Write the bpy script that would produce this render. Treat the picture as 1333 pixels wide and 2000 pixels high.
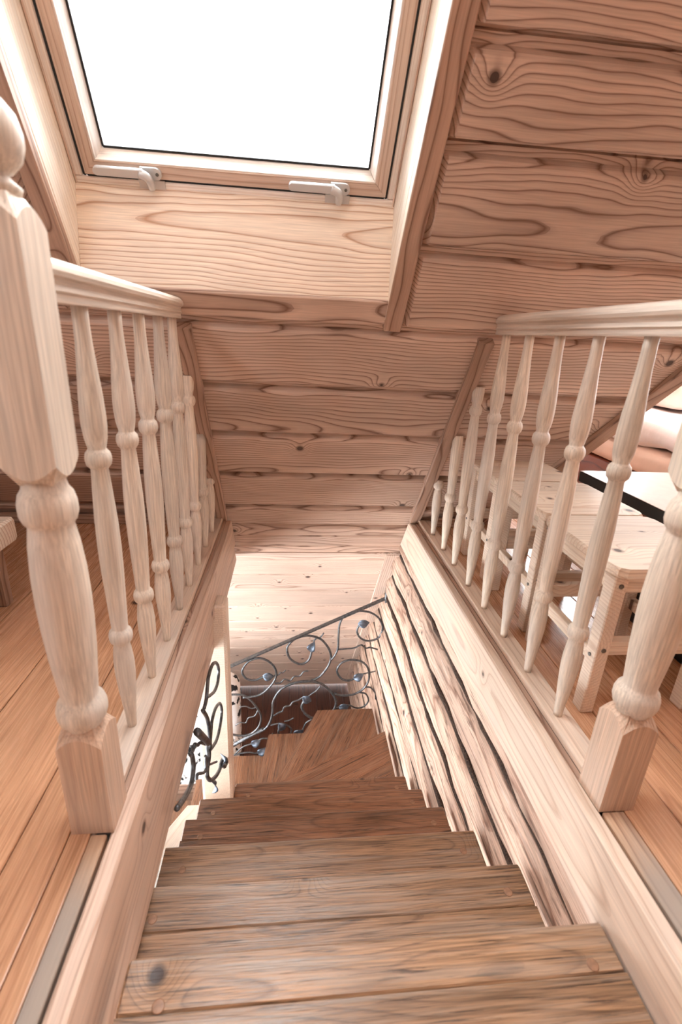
import bpy, bmesh, math, random
from mathutils import Vector, Matrix

random.seed(7)
for _o in list(bpy.data.objects):
    bpy.data.objects.remove(_o, do_unlink=True)
scene = bpy.context.scene
COL = scene.collection

# ------------------------------------------------------------------ camera
FPX, YAW, PITCH, ROLL = 946.3, -0.10897, -0.34926, 0.05029     # focal length in pixels of the 1333x2000 frame
CAM = Vector((0, 0, 0.95))
_R = Matrix.Rotation(YAW, 3, 'Z') @ Matrix.Rotation(PITCH, 3, 'X')
_fw, _rt, _up = _R @ Vector((0, 1, 0)), _R @ Vector((1, 0, 0)), _R @ Vector((0, 0, 1))
_r2 = math.cos(ROLL) * _rt + math.sin(ROLL) * _up
_u2 = -math.sin(ROLL) * _rt + math.cos(ROLL) * _up
cam_data = bpy.data.cameras.new('camera')
cam = bpy.data.objects.new('camera', cam_data)
COL.objects.link(cam)
cam.matrix_world = Matrix((( _r2.x, _u2.x, -_fw.x, CAM.x), (_r2.y, _u2.y, -_fw.y, CAM.y), (_r2.z, _u2.z, -_fw.z, CAM.z), (0, 0, 0, 1)))
cam_data.sensor_fit = 'VERTICAL'
cam_data.sensor_height = 36.0
cam_data.lens = FPX * 36.0 / 2000.0
cam_data.clip_start = 0.02
cam_data.dof.use_dof = True
cam_data.dof.focus_distance = 2.1
cam_data.dof.aperture_fstop = 3.2
scene.camera = cam

# ------------------------------------------------------------------ sky and exposure
world = bpy.data.worlds.new('overcast_sky')
scene.world = world
world.use_nodes = True
_bg = world.node_tree.nodes['Background']
_bg.inputs[0].default_value = (0.92, 0.97, 1.0, 1)
_bg.inputs[1].default_value = 14.0
vs = scene.view_settings
vs.view_transform = 'Standard'
vs.look = 'None'
vs.gamma = 1.0
vs.use_curve_mapping = False
vs.exposure = 0.38
scene.cycles.max_bounces = 10
scene.cycles.diffuse_bounces = 6
scene.cycles.use_denoising = True
scene.cycles.sample_clamp_indirect = 8.0


def portal(name, center, ax, ay, w, h):
    """window opening as a light portal (guides sampling of the sky, gives no light of its own); ax x ay points outwards"""
    ld = bpy.data.lights.new(name, 'AREA')
    ld.shape = 'RECTANGLE'
    ld.size, ld.size_y = w, h
    ld.cycles.is_portal = True
    o = bpy.data.objects.new(name, ld)
    COL.objects.link(o)
    ax, ay = Vector(ax).normalized(), Vector(ay).normalized()
    az = ax.cross(ay)
    o.matrix_world = Matrix(((ax.x, ay.x, az.x, center[0]), (ax.y, ay.y, az.y, center[1]), (ax.z, ay.z, az.z, center[2]), (0, 0, 0, 1)))
    return o


# roof geometry: s runs up the slope, n outwards through the roof, x across
TH = math.radians(54)
DS = Vector((0, -math.cos(TH), math.sin(TH)))
DN = Vector((0, math.sin(TH), math.cos(TH)))
P0 = Vector((0, 2.45, 0))
TAN = math.tan(TH)
def RP(x, s, n=0.0): return P0 + Vector((x, 0, 0)) + DS * s + DN * n
def roof_y(z, off=0.0): return P0.y - off - z / TAN

portal('skylight_portal', RP(-.16, 2.2, .27), (1, 0, 0), -DS, .95, 1.35)

# ------------------------------------------------------------------ materials
def lin(c):
    return tuple((v / 12.92 if v <= .04045 else ((v + .055) / 1.055) ** 2.4) for v in [q / 255 for q in c]) + (1,)


class NT:
    def __init__(s, name):
        s.m = bpy.data.materials.new(name); s.m.use_nodes = True
        s.t = s.m.node_tree; s.b = s.t.nodes['Principled BSDF']
    def n(s, typ, **kw):
        nd = s.t.nodes.new(typ)
        for k, v in kw.items(): setattr(nd, k, v)
        return nd
    def put(s, sock, v):
        if hasattr(v, 'is_output') or hasattr(v, 'links'): s.t.links.new(v, sock)
        else: sock.default_value = v
    def math(s, op, a, b=0.0, c=None):
        nd = s.n('ShaderNodeMath', operation=op)
        s.put(nd.inputs[0], a); s.put(nd.inputs[1], b)
        if c is not None: s.put(nd.inputs[2], c)
        return nd.outputs[0]
    def vec(s, x, y, z):
        nd = s.n('ShaderNodeCombineXYZ')
        for i, v in enumerate((x, y, z)): s.put(nd.inputs[i], v)
        return nd.outputs[0]
    def noise(s, v, scale=1.0, detail=2.0, rough=.5):
        nd = s.n('ShaderNodeTexNoise')
        s.put(nd.inputs['Vector'], v); nd.inputs['Scale'].default_value = scale
        nd.inputs['Detail'].default_value = detail; nd.inputs['Roughness'].default_value = rough
        return nd.outputs[0]
    def mix(s, f, a, b, blend='MIX'):
        nd = s.n('ShaderNodeMix', data_type='RGBA', blend_type=blend)
        s.put(nd.inputs[0], f); s.put(nd.inputs[6], a); s.put(nd.inputs[7], b)
        return nd.outputs[2]
    def ramp(s, f, stops, interp='LINEAR'):
        nd = s.n('ShaderNodeValToRGB'); cr = nd.color_ramp; cr.interpolation = interp
        while len(cr.elements) < len(stops): cr.elements.new(.5)
        for e, (p, c) in zip(cr.elements, stops): e.position = p; e.color = c if len(c) == 4 else tuple(c) + (1,)
        s.put(nd.inputs[0], f)
        return nd.outputs[0]
    def mr(s, v, a, b, c=0.0, d=1.0, smooth=True):
        nd = s.n('ShaderNodeMapRange', interpolation_type='SMOOTHSTEP' if smooth else 'LINEAR')
        s.put(nd.inputs[0], v)
        for i, q in enumerate((a, b, c, d)): nd.inputs[i + 1].default_value = q
        return nd.outputs[0]


def wood(name, light, dark, ring=70, axis='X', knots=.3, knot_cell=.26, rough=.5, fibre=.12, amp=.05, tone=.10,
         grey=0.0, grey_col=(150, 142, 138), streak=0.0, coat=0.0, contrast=1.0, bump=.25, white=0.0, wear_y=None, warp=1.0, streak_f=75, streak_l=4.0, grey_f=9, tone_f=6):
    """sawn softwood: rings around a pith line that wanders along the board, knots that push the rings aside, fibre and tone"""
    w = NT(name)
    tc = w.n('ShaderNodeTexCoord'); sp = w.n('ShaderNodeSeparateXYZ')
    w.put(sp.inputs[0], tc.outputs['Object'])
    L, A, B = {'X': (0, 1, 2), 'Y': (1, 0, 2), 'Z': (2, 0, 1)}[axis]
    L, A, B = sp.outputs[L], sp.outputs[A], sp.outputs[B]
    rnd = w.n('ShaderNodeObjectInfo').outputs['Random']
    r2 = w.math('FRACT', w.math('MULTIPLY', rnd, 17.31)); r3 = w.math('FRACT', w.math('MULTIPLY', rnd, 71.7)); r4 = w.math('FRACT', w.math('MULTIPLY', rnd, 311.3))
    Ls = w.math('ADD', L, w.math('MULTIPLY', rnd, 60.0))
    As = w.math('ADD', A, w.math('MULTIPLY_ADD', r2, .16, -.08))
    Bs = w.math('ADD', B, w.math('MULTIPLY_ADD', r3, .06, .03))
    low = w.noise(w.vec(w.math('MULTIPLY', Ls, .9 * warp), w.math('MULTIPLY', A, 2.2), w.math('MULTIPLY', r4, 40)), 1.0, 2.0)
    low2 = w.noise(w.vec(w.math('MULTIPLY', Ls, 2.2 * warp), w.math('MULTIPLY', A, 5.0), w.math('MULTIPLY_ADD', r4, 40, 7)), 1.0, 2.0)
    Bs = w.math('ADD', Bs, w.math('MULTIPLY_ADD', low, amp * 2.2, -amp * 1.1))
    As = w.math('ADD', As, w.math('MULTIPLY_ADD', low2, amp * .9, -amp * .45))
    r = w.math('SQRT', w.math('ADD', w.math('MULTIPLY', As, As), w.math('MULTIPLY', Bs, Bs)))
    vo = w.n('ShaderNodeTexVoronoi', voronoi_dimensions='2D', feature='F1')
    w.put(vo.inputs['Vector'], w.vec(w.math('MULTIPLY', Ls, 1 / knot_cell), w.math('MULTIPLY', w.math('ADD', A, w.math('MULTIPLY', r2, 9.0)), 1 / knot_cell), 0.0))
    vo.inputs['Scale'].default_value = 1.0; vo.inputs['Randomness'].default_value = .8
    dm = w.math('MULTIPLY', vo.outputs['Distance'], knot_cell)
    vc = w.n('ShaderNodeSeparateColor'); w.put(vc.inputs[0], vo.outputs['Color'])
    keep = w.math('LESS_THAN', vc.outputs[0], knots)
    g = w.math('DIVIDE', dm, .04)
    infl = w.math('MULTIPLY', keep, w.math('EXPONENT', w.math('MULTIPLY', w.math('MULTIPLY', g, g), -1.0)))
    r = w.math('ADD', r, w.math('MULTIPLY', infl, .035))
    fine = w.noise(w.vec(w.math('MULTIPLY', Ls, 5), w.math('MULTIPLY', A, 30), w.math('MULTIPLY', B, 30)), 1.0, 2.0)
    ph = w.math('FRACT', w.math('ADD', w.math('MULTIPLY', r, ring), w.math('MULTIPLY', fine, .25)))
    Lc, Dc = lin(light), lin(dark)
    mx = lambda t: tuple(Lc[i] * (1 - t) + Dc[i] * t for i in range(3)) + (1,)
    c = contrast
    col = w.ramp(ph, [(0.0, mx(.22 * c)), (.14, mx(0)), (.6, mx(.10 * c)), (.82, mx(.38 * c)), (.92, mx(.95 * c)), (.97, mx(.6 * c))])
    fib = w.noise(w.vec(w.math('MULTIPLY', Ls, 7), w.math('MULTIPLY', A, 260), w.math('MULTIPLY', B, 260)), 1.0, 3.0, .6)
    blot = w.noise(w.vec(w.math('MULTIPLY', Ls, 1.3), w.math('MULTIPLY', A, tone_f), w.math('MULTIPLY_ADD', rnd, 30, 3)), 1.0, 3.0)
    k = w.math('MULTIPLY', w.mr(fib, .25, .75, 1 - fibre, 1 + fibre), w.mr(blot, .25, .75, 1 - tone, 1 + tone))
    k = w.math('MULTIPLY', k, w.math('MULTIPLY_ADD', rnd, .16, .92))
    gm = w.n('ShaderNodeVectorMath', operation='SCALE'); w.put(gm.inputs[0], col); w.put(gm.inputs['Scale'], k)
    col = gm.outputs[0]
    if streak:
        st = w.noise(w.vec(w.math('MULTIPLY', Ls, streak_l), w.math('MULTIPLY', A, streak_f), w.math('MULTIPLY', B, streak_f)), 1.0, 8.0, .68)
        col = w.mix(w.mr(st, .53, .66, 0, streak), col, tuple(v * .42 for v in Dc[:3]) + (1,))
        if white: col = w.mix(w.mr(st, .44, .28, 0, white), col, lin((236, 220, 208)))
    if grey:
        gn = w.noise(w.vec(w.math('MULTIPLY', Ls, 2.0), w.math('MULTIPLY', A, grey_f), w.math('MULTIPLY_ADD', rnd, 20, 1)), 1.0, 4.0, .6)
        m = w.mr(gn, .45, .62, 0, grey)
        if wear_y is not None:
            m = w.math('MULTIPLY', w.mr(w.math('MULTIPLY_ADD', gn, .35, L), wear_y[0], wear_y[1], 1, 0), grey)
        col = w.mix(m, col, lin(grey_col))
    # knots: dark eye with a reddish collar
    kr = w.math('MULTIPLY_ADD', vc.outputs[1], .009, .004)
    eye = w.math('MULTIPLY', keep, w.math('LESS_THAN', dm, kr))
    col_in = w.mr(w.math('SUBTRACT', dm, kr), 0.0, .012, .75, 0.0)
    col = w.mix(w.math('MULTIPLY', keep, col_in), col, tuple(v * .55 for v in Dc[:3]) + (1,))
    col = w.mix(w.math('MULTIPLY', eye, .85), col, lin((52, 34, 28)))
    w.put(w.b.inputs['Base Color'], col)
    w.put(w.b.inputs['Roughness'], w.mr(fib, .2, .8, rough - .06, rough + .08))
    if coat:
        w.b.inputs['Coat Weight'].default_value = coat; w.b.inputs['Coat Roughness'].default_value = .12
    bp = w.n('ShaderNodeBump'); bp.inputs['Strength'].default_value = bump; bp.inputs['Distance'].default_value = .002
    w.put(bp.inputs['Height'], w.math('ADD', w.math('MULTIPLY', ph, -.5), fib)); w.put(w.b.inputs['Normal'], bp.outputs[0])
    return w.m


def plain(name, col, rough=.5, metal=0.0, noise=0.0, scale=20, bump=0.0):
    w = NT(name)
    c = lin(col)
    if noise:
        tc = w.n('ShaderNodeTexCoord')
        nz = w.noise(tc.outputs['Object'], scale, 3)
        gm = w.n('ShaderNodeVectorMath', operation='SCALE'); gm.inputs[0].default_value = c[:3]
        w.put(gm.inputs['Scale'], w.mr(nz, .3, .7, 1 - noise, 1 + noise)); w.put(w.b.inputs['Base Color'], gm.outputs[0])
        if bump:
            bp = w.n('ShaderNodeBump'); bp.inputs['Strength'].default_value = bump; bp.inputs['Distance'].default_value = .01
            w.put(bp.inputs['Height'], nz); w.put(w.b.inputs['Normal'], bp.outputs[0])
    else:
        w.b.inputs['Base Color'].default_value = c
    w.b.inputs['Roughness'].default_value = rough; w.b.inputs['Metallic'].default_value = metal
    return w.m


M = {}
M['roof'] = wood('pine_boards', (204, 177, 159), (114, 80, 64), ring=84, knots=.30, knot_cell=.27, rough=.5, amp=.07, tone=.14)
M['lower'] = wood('pale_pine_boards', (226, 204, 188), (172, 134, 112), ring=80, knots=.35, knot_cell=.2, rough=.5, amp=.03)
M['reveal'] = wood('bright_pine_plank', (238, 222, 204), (180, 136, 106), ring=76, knots=.22, knot_cell=.3, rough=.5, amp=.06)
M['sash'] = wood('window_pine', (204, 182, 166), (170, 138, 118), ring=150, knots=0.0, rough=.4, amp=.01)
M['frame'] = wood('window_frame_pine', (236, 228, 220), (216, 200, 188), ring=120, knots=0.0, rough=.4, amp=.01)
M['floor'] = wood('varnished_floor_pine', (204, 154, 118), (148, 96, 64), ring=60, axis='X', knots=.16, knot_cell=.34, rough=.26, coat=.35, amp=.04, contrast=.5)
M['worn'] = wood('worn_grey_strip', (196, 160, 130), (140, 96, 70), ring=60, knots=.1, rough=.5, grey=.75, grey_col=(150, 142, 134), wear_y=(.88, 1.08))
M['dkfloor'] = wood('dark_floor_boards', (92, 54, 40), (52, 28, 20), ring=60, axis='X', knots=.1, rough=.4, amp=.03)
M['fascia'] = wood('fascia_pine', (214, 192, 172), (168, 130, 104), ring=55, knots=.25, knot_cell=.3, rough=.5, amp=.06, grey=.3, grey_col=(190, 178, 170), contrast=.6)
M['fascia_worn'] = wood('fascia_pine_worn_edge', (206, 178, 158), (152, 112, 90), ring=55, knots=.25, knot_cell=.3, rough=.5, amp=.06, grey=.2, grey_col=(160, 150, 144), contrast=.6)
M['oak'] = wood('limed_oak', (212, 196, 178), (160, 134, 112), ring=110, axis='Z', knots=0.0, rough=.55, fibre=.2, amp=.02, tone=.12, grey=.4, grey_col=(196, 186, 178), contrast=.28, warp=.5)
M['oakblock'] = wood('shaded_oak_block', (200, 170, 146), (140, 104, 82), ring=100, axis='Z', knots=0.0, rough=.55, fibre=.2, amp=.03, tone=.14, grey=.2, grey_col=(196, 180, 168), contrast=.4, warp=.5)  # unbleached oak, browned further by shade painted into the colour
M['oakY'] = wood('limed_oak_rail', (218, 202, 186), (172, 146, 124), ring=90, axis='X', knots=0.0, rough=.5, fibre=.16, amp=.02, contrast=.3)
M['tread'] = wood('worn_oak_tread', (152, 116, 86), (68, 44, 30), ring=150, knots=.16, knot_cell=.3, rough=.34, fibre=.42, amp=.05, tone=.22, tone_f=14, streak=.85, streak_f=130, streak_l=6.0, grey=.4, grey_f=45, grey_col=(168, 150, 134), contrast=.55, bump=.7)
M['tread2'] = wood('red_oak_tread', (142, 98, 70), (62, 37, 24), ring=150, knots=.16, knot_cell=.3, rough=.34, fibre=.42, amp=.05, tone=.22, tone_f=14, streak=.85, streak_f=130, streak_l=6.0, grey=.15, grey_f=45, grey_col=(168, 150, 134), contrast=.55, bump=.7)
M['log'] = wood('hewn_log', (204, 174, 154), (126, 86, 66), ring=48, knots=.3, knot_cell=.3, rough=.7, fibre=.3, amp=.06, tone=.22, tone_f=12, streak=.8, streak_f=60, white=.55, contrast=.85, bump=.7)
M['lining'] = wood('pale_lining', (240, 230, 216), (212, 186, 160), ring=70, knots=.12, rough=.5, amp=.04, contrast=.6)
M['trim'] = wood('brown_trim', (178, 146, 126), (112, 78, 62), ring=56, knots=.2, rough=.5, amp=.06)
M['stool'] = wood('stool_pine', (226, 208, 188), (184, 146, 116), ring=70, knots=.3, knot_cell=.16, rough=.45, amp=.03, contrast=.6)
M['stoolZ'] = wood('stool_leg_pine', (224, 206, 188), (186, 152, 126), ring=110, axis='Z', knots=0.0, rough=.45, amp=.02, contrast=.6)
M['redwood'] = wood('red_brown_boards', (150, 82, 56), (92, 42, 28), ring=60, knots=.1, rough=.4)
M['moss'] = plain('moss_caulking', (66, 48, 38), .95, 0, .5, 160, .8)
M['iron'] = plain('wrought_iron', (92, 92, 94), .38, .75, .35, 60)
M['ironleaf'] = plain('iron_leaf', (96, 104, 116), .42, .7, .25, 50)
M['handle'] = plain('light_grey_metal', (206, 206, 206), .3, .35)
M['screw'] = plain('zinc_screw', (120, 118, 114), .35, .9)
M['rubber'] = plain('black_gasket', (14, 16, 20), .5)
M['black'] = plain('black_laminate', (12, 12, 13), .45)
M['beige'] = plain('beige_tabletop', (214, 200, 188), .35, 0, .04, 30)
M['white'] = plain('white_cotton', (240, 236, 238), .9, 0, .04, 9, .35)
M['cream'] = plain('cream_cotton', (236, 212, 198), .9, 0, .05, 7, .4)
M['bluegrey'] = plain('blue_grey_towel', (176, 178, 196), .95, 0, .1, 60, .5)
M['dark'] = plain('dark_gap', (30, 18, 14), .9)
M['roofing'] = plain('roof_underlay', (120, 100, 88), .9)
M['plug'] = plain('wood_plug', (150, 112, 86), .5, 0, .2, 80)


def fabric():
    w = NT('black_white_print')
    tc = w.n('ShaderNodeTexCoord')
    nz = w.noise(tc.outputs['Object'], 13, 3, .6)
    vo = w.n('ShaderNodeTexVoronoi'); vo.inputs['Scale'].default_value = 15; w.put(vo.inputs['Vector'], tc.outputs['Object'])
    v = w.math('ADD', w.math('MULTIPLY', nz, .9), w.math('MULTIPLY', vo.outputs['Distance'], .35))
    col = w.ramp(v, [(0.0, lin((22, 20, 22))), (.52, lin((22, 20, 22))), (.56, lin((240, 236, 234))), (1, lin((240, 236, 234)))])
    w.put(w.b.inputs['Base Color'], col); w.b.inputs['Roughness'].default_value = .85
    return w.m
M['print'] = fabric()


def glass():
    w = NT('window_glass')
    out = w.t.nodes['Material Output']
    tr = w.n('ShaderNodeBsdfTransparent'); gl = w.n('ShaderNodeBsdfGlossy'); gl.inputs['Roughness'].default_value = .01
    fr = w.n('ShaderNodeFresnel'); fr.inputs['IOR'].default_value = 1.35
    mx = w.n('ShaderNodeMixShader'); w.put(mx.inputs[0], fr.outputs[0]); w.put(mx.inputs[1], tr.outputs[0]); w.put(mx.inputs[2], gl.outputs[0])
    w.put(out.inputs['Surface'], mx.outputs[0])
    return w.m
M['glass'] = glass()

# ------------------------------------------------------------------ mesh helpers
def link(name, me, mat, parent=None, mw=None, smooth=False):
    o = bpy.data.objects.new(name, me)
    COL.objects.link(o)
    if mat is not None and not me.materials: me.materials.append(M[mat] if isinstance(mat, str) else mat)
    if smooth: me.polygons.foreach_set('use_smooth', [True] * len(me.polygons))
    if parent is not None: o.parent = parent
    if mw is None and parent is not None: mw = Matrix.Identity(4)
    if mw is not None: o.matrix_world = mw
    return o


def mesh(verts, faces):
    me = bpy.data.meshes.new('m')
    me.from_pydata([tuple(v) for v in verts], [], faces)
    bm = bmesh.new(); bm.from_mesh(me)
    bmesh.ops.recalc_face_normals(bm, faces=bm.faces)
    bm.to_mesh(me); bm.free()
    return me


def fr(o, x, y):
    """matrix with origin o, local x and y axes given"""
    x = Vector(x).normalized(); z = x.cross(Vector(y)).normalized(); y = z.cross(x)
    return Matrix(((x.x, y.x, z.x, o[0]), (x.y, y.y, z.y, o[1]), (x.z, y.z, z.z, o[2]), (0, 0, 0, 1)))


def stations(rings, close=True):
    """skin a list of equally long rings of points, capped at both ends"""
    k = len(rings[0]); v = [p for r in rings for p in r]; f = []
    for i in range(len(rings) - 1):
        for j in range(k):
            a, b = i * k + j, i * k + (j + 1) % k
            f.append((a, b, b + k, a + k))
    if close:
        f.append(tuple(range(k - 1, -1, -1))); f.append(tuple(range((len(rings) - 1) * k, len(rings) * k)))
    return mesh(v, f)


def rect(w, t, c):
    a, b = w / 2, t / 2
    return [(-a + c, -b), (a - c, -b), (a, -b + c), (a, b - c), (a - c, b), (-a + c, b), (-a, b - c), (-a, -b + c)]


def board(name, L, W, T, mw, mat, parent=None, c=.004):
    """plank centred on mw: length on local x, width y, thickness z, edges eased"""
    s = rect(W, T, c)
    ins = [(y * (1 - 2 * c / W), z * (1 - 2 * c / T)) for y, z in s]
    R = []
    for x, sec in ((-L / 2, ins), (-L / 2 + c, s), (L / 2 - c, s), (L / 2, ins)):
        R.append([(x, y, z) for y, z in sec])
    return link(name, stations(R), mat, parent, mw)


def abox(name, x0, x1, y0, y1, z0, z1, mat, parent=None, c=.004, along='X'):
    """axis-aligned plank given by its bounds, wood grain along the named axis"""
    ctr = Vector(((x0 + x1) / 2, (y0 + y1) / 2, (z0 + z1) / 2)); d = Vector((x1 - x0, y1 - y0, z1 - z0))
    ax = {'X': ((1, 0, 0), (0, 1, 0)), 'Y': ((0, 1, 0), (-1, 0, 0)), 'Z': ((0, 0, 1), (1, 0, 0))}[along]
    LWT = {'X': (d.x, d.y, d.z), 'Y': (d.y, d.x, d.z), 'Z': (d.z, d.x, d.y)}[along]
    return board(name, *LWT, fr(ctr, *ax), mat, parent, min(c, min(LWT) * .3))


def prism(name, sec, e0, e1, mw, mat, parent=None, smooth=False, extra=()):
    """section of (y, z) points swept along local x between the ends e0(y, z) and e1(y, z)"""
    f0 = e0 if callable(e0) else (lambda y, z: e0)
    f1 = e1 if callable(e1) else (lambda y, z: e1)
    R = [[(f0(y, z), y, z) for y, z in sec]] + [[(x, y * k, z * k) for y, z in sec] for x, k in extra] + [[(f1(y, z), y, z) for y, z in sec]]
    return link(name, stations(R), mat, parent, mw, smooth)


def poly_slab(name, pts, z0, z1, mat, parent=None, mw=None):
    """flat polygon (x, y) with a thickness"""
    return link(name, stations([[(x, y, z0) for x, y in pts], [(x, y, z1) for x, y in pts]]), mat, parent, mw)


def lathe(name, prof, mat, parent=None, mw=None, seg=22):
    R = [[(r * math.cos(2 * math.pi * j / seg), r * math.sin(2 * math.pi * j / seg), z) for j in range(seg)] for r, z in prof]
    return link(name, stations(R), mat, parent, mw, True)


def catmull(pts, sub=6):
    P = [Vector(p) for p in pts]; out = []
    for i in range(len(P) - 1):
        a, b, c, d = P[max(i - 1, 0)], P[i], P[i + 1], P[min(i + 2, len(P) - 1)]
        for k in range(sub):
            t = k / sub
            out.append(.5 * ((2 * b) + (c - a) * t + (2 * a - 5 * b + 4 * c - d) * t * t + (3 * b - a - 3 * c + d) * t ** 3))
    out.append(P[-1])
    return out


def tube(name, pts, r, mat, parent=None, sub=6, seg=8, taper=None):
    P = catmull(pts, sub) if sub > 1 else [Vector(p) for p in pts]
    R = []; up = None; n = len(P)
    for i, p in enumerate(P):
        t = (P[min(i + 1, n - 1)] - P[max(i - 1, 0)]).normalized()
        if up is None: up = t.orthogonal().normalized()
        up = (up - t * up.dot(t)).normalized(); sd = t.cross(up)
        q = r if taper is None else r * (taper[0] + (taper[1] - taper[0]) * i / (n - 1))
        R.append([p + (up * math.cos(2 * math.pi * j / seg) + sd * math.sin(2 * math.pi * j / seg)) * q for j in range(seg)])
    return link(name, stations(R), mat, parent, None, True)


def soft(name, x0, x1, y0, y1, z0, z1, mat, parent=None, r=.06, lump=.012, seed=1, cuts=10):
    """padded block: rounded box with a gently uneven surface"""
    bm = bmesh.new(); bmesh.ops.create_cube(bm, size=2)
    bmesh.ops.subdivide_edges(bm, edges=bm.edges, cuts=cuts, use_grid_fill=True)
    h = Vector(((x1 - x0) / 2, (y1 - y0) / 2, (z1 - z0) / 2)); rr = min(r, *h) * .98
    rng = random.Random(seed); ph = [rng.uniform(0, 6) for _ in range(6)]
    for v in bm.verts:
        p = Vector((v.co.x * h.x, v.co.y * h.y, v.co.z * h.z))
        q = Vector([max(-h[i] + rr, min(h[i] - rr, p[i])) for i in range(3)])
        d = p - q
        if d.length > 1e-6: p = q + d.normalized() * rr
        w = math.sin(p.x * 9 + ph[0]) * math.sin(p.y * 7 + ph[1]) + .6 * math.sin(p.x * 21 + ph[2] + p.y * 13) * math.sin(p.z * 17 + ph[3])
        if p.length > 0: p += d.normalized() * lump * w if d.length > 1e-6 else Vector((0, 0, 0))
        p.z = max(-h.z, min(h.z, p.z))
        v.co = p
    me = bpy.data.meshes.new('m'); bm.to_mesh(me); bm.free()
    return link(name, me, mat, parent, Matrix.Translation(((x0 + x1) / 2, (y0 + y1) / 2, (z0 + z1) / 2)), True)


def empty(name, loc=(0, 0, 0)):
    o = bpy.data.objects.new(name, None); COL.objects.link(o); o.location = loc; o.empty_display_size = .05
    bpy.context.view_layer.update()
    return o


def tag(o, label, cat=None, group=None, kind=None):
    o['label'] = label
    if cat: o['category'] = cat
    if group: o['group'] = group
    if kind: o['kind'] = kind
    return o


def structure(name, label, loc=(0, 0, 0)):
    return tag(empty(name, loc), label, None, None, 'structure')


def adopt(child, parent):
    """make a child of parent keeping its place"""
    mw = child.matrix_world.copy(); child.parent = parent; child.matrix_world = mw
    return child

LOWZ = -2.79            # floor of the storey below
XL, XR = -.315, .645    # faces of the stair opening

# ================================================================== sloped ceiling
ceiling = structure('ceiling', 'sloped pine board ceiling over the stairwell')
def x_end(s): return 1.042 + .387 * min(max(s, -.1), 2.4)      # boards stop at the dormer edge
ROOFM = lambda x, s, n: fr(RP(x, s, n), (1, 0, 0), DS)          # local z points into the room

def roof_board(s0, s1, xa, xb, bevel_a=False, bevel_b=False, cut=False, flat=False, mat='roof', par=ceiling, n=0.0):
    T = .048; w = s1 - s0
    if flat:
        sec = [(.002, 0), (.002, T - .004), (.006, T), (w - .006, T), (w - .002, T - .004), (w - .002, 0)]
    else:
        sec = [(.008, 0), (.002, T - .02), (0, T - .010), (.002, T - .003), (.008, T), (w - .056, T), (w - .047, T - .003), (w - .040, T - .011), (w - .036, T - .022), (w - .034, T - .031), (w - .014, T - .032), (w - .012, T - .044), (w + .007, T - .044), (w + .007, 0)]
    mid = (xa + xb) / 2
    rings = []
    def end(b, x, sgn):
        lowr = [(x, y, min(z, T - .024)) for y, z in sec] if b else None
        return ([lowr] if b else []) + [[(x + (sgn * .024 if b else 0), y, z) for y, z in sec]]
    ra = end(bevel_a, xa - mid, 1)
    rb = end(bevel_b, xb - mid, -1)
    if cut: rb = [[(x_end(s0 + y) - mid, y, z) for y, z in sec]]
    rings = ra + rb[::-1]
    return link('ceiling_board', stations(rings), mat, par, ROOFM(mid, s0, T + n))

SEAMS = [.144, .409, .684, .948, 1.217, 1.492, 1.756, 1.962, 2.24, 2.51, 2.78, 3.05]
for a, b in zip(SEAMS[:4], SEAMS[1:5]):
    roof_board(a, b, -2.6, 1.2, cut=True)
for a, b in zip(SEAMS[4:-1], SEAMS[5:]):
    sk = .018 * (a - 1.5)
    roof_board(a, b, .367 + sk, 1.5, bevel_a=True, cut=True)
    roof_board(a, b, -2.6, -.688 + sk, bevel_b=True)
roof_board(1.217, 1.31, -.70, .33, flat=True)
roof_board(-.039, .144, -2.6, 1.05)
for a, b in ((-.16, -.039), (-.277, -.16), (-.352, -.277)):
    roof_board(a, b, -.37, .69, flat=(b < -.1))
# underlay that closes the ceiling above the boards
for xa, xb, sa, sb in ((-2.6, -.67, -.2, 3.05), (.345, .8, 1.2, 3.05), (-.67, .8, -.39, 1.25)):
    link('roof_panel', stations([[(xa, sa, 0), (xb, sa, 0), (xb, sb, 0), (xa, sb, 0)], [(xa, sa, -.02), (xb, sa, -.02), (xb, sb, -.02), (xa, sb, -.02)]]), 'roofing', ceiling, ROOFM(0, 0, .0495))
link('roof_panel', stations([[(p, s, z) for p, s in ((.8, -.2), (x_end(-.2), -.2), (x_end(2.4), 2.4), (x_end(2.4), 3.05), (.8, 3.05))] for z in (0, -.02)]), 'roofing', ceiling, ROOFM(0, 0, .0495))
# pale boards of the same slope on the storey below
LS = [-.385, -.47, -.67, -.928, -1.203, -1.49, -1.70, -1.913, -2.13, -2.342, -2.6, -2.849, -3.1, -3.44]
for b, a in zip(LS[:-1], LS[1:]):
    roof_board(a, b, -2.6, .68, flat=True, mat='lower', n=.012)
link('roof_panel', stations([[(-2.6, -3.46, z), (.7, -3.46, z), (.7, -.3, z), (-2.6, -.3, z)] for z in (0, -.02)]), 'dark', ceiling, ROOFM(0, 0, .068))

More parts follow.
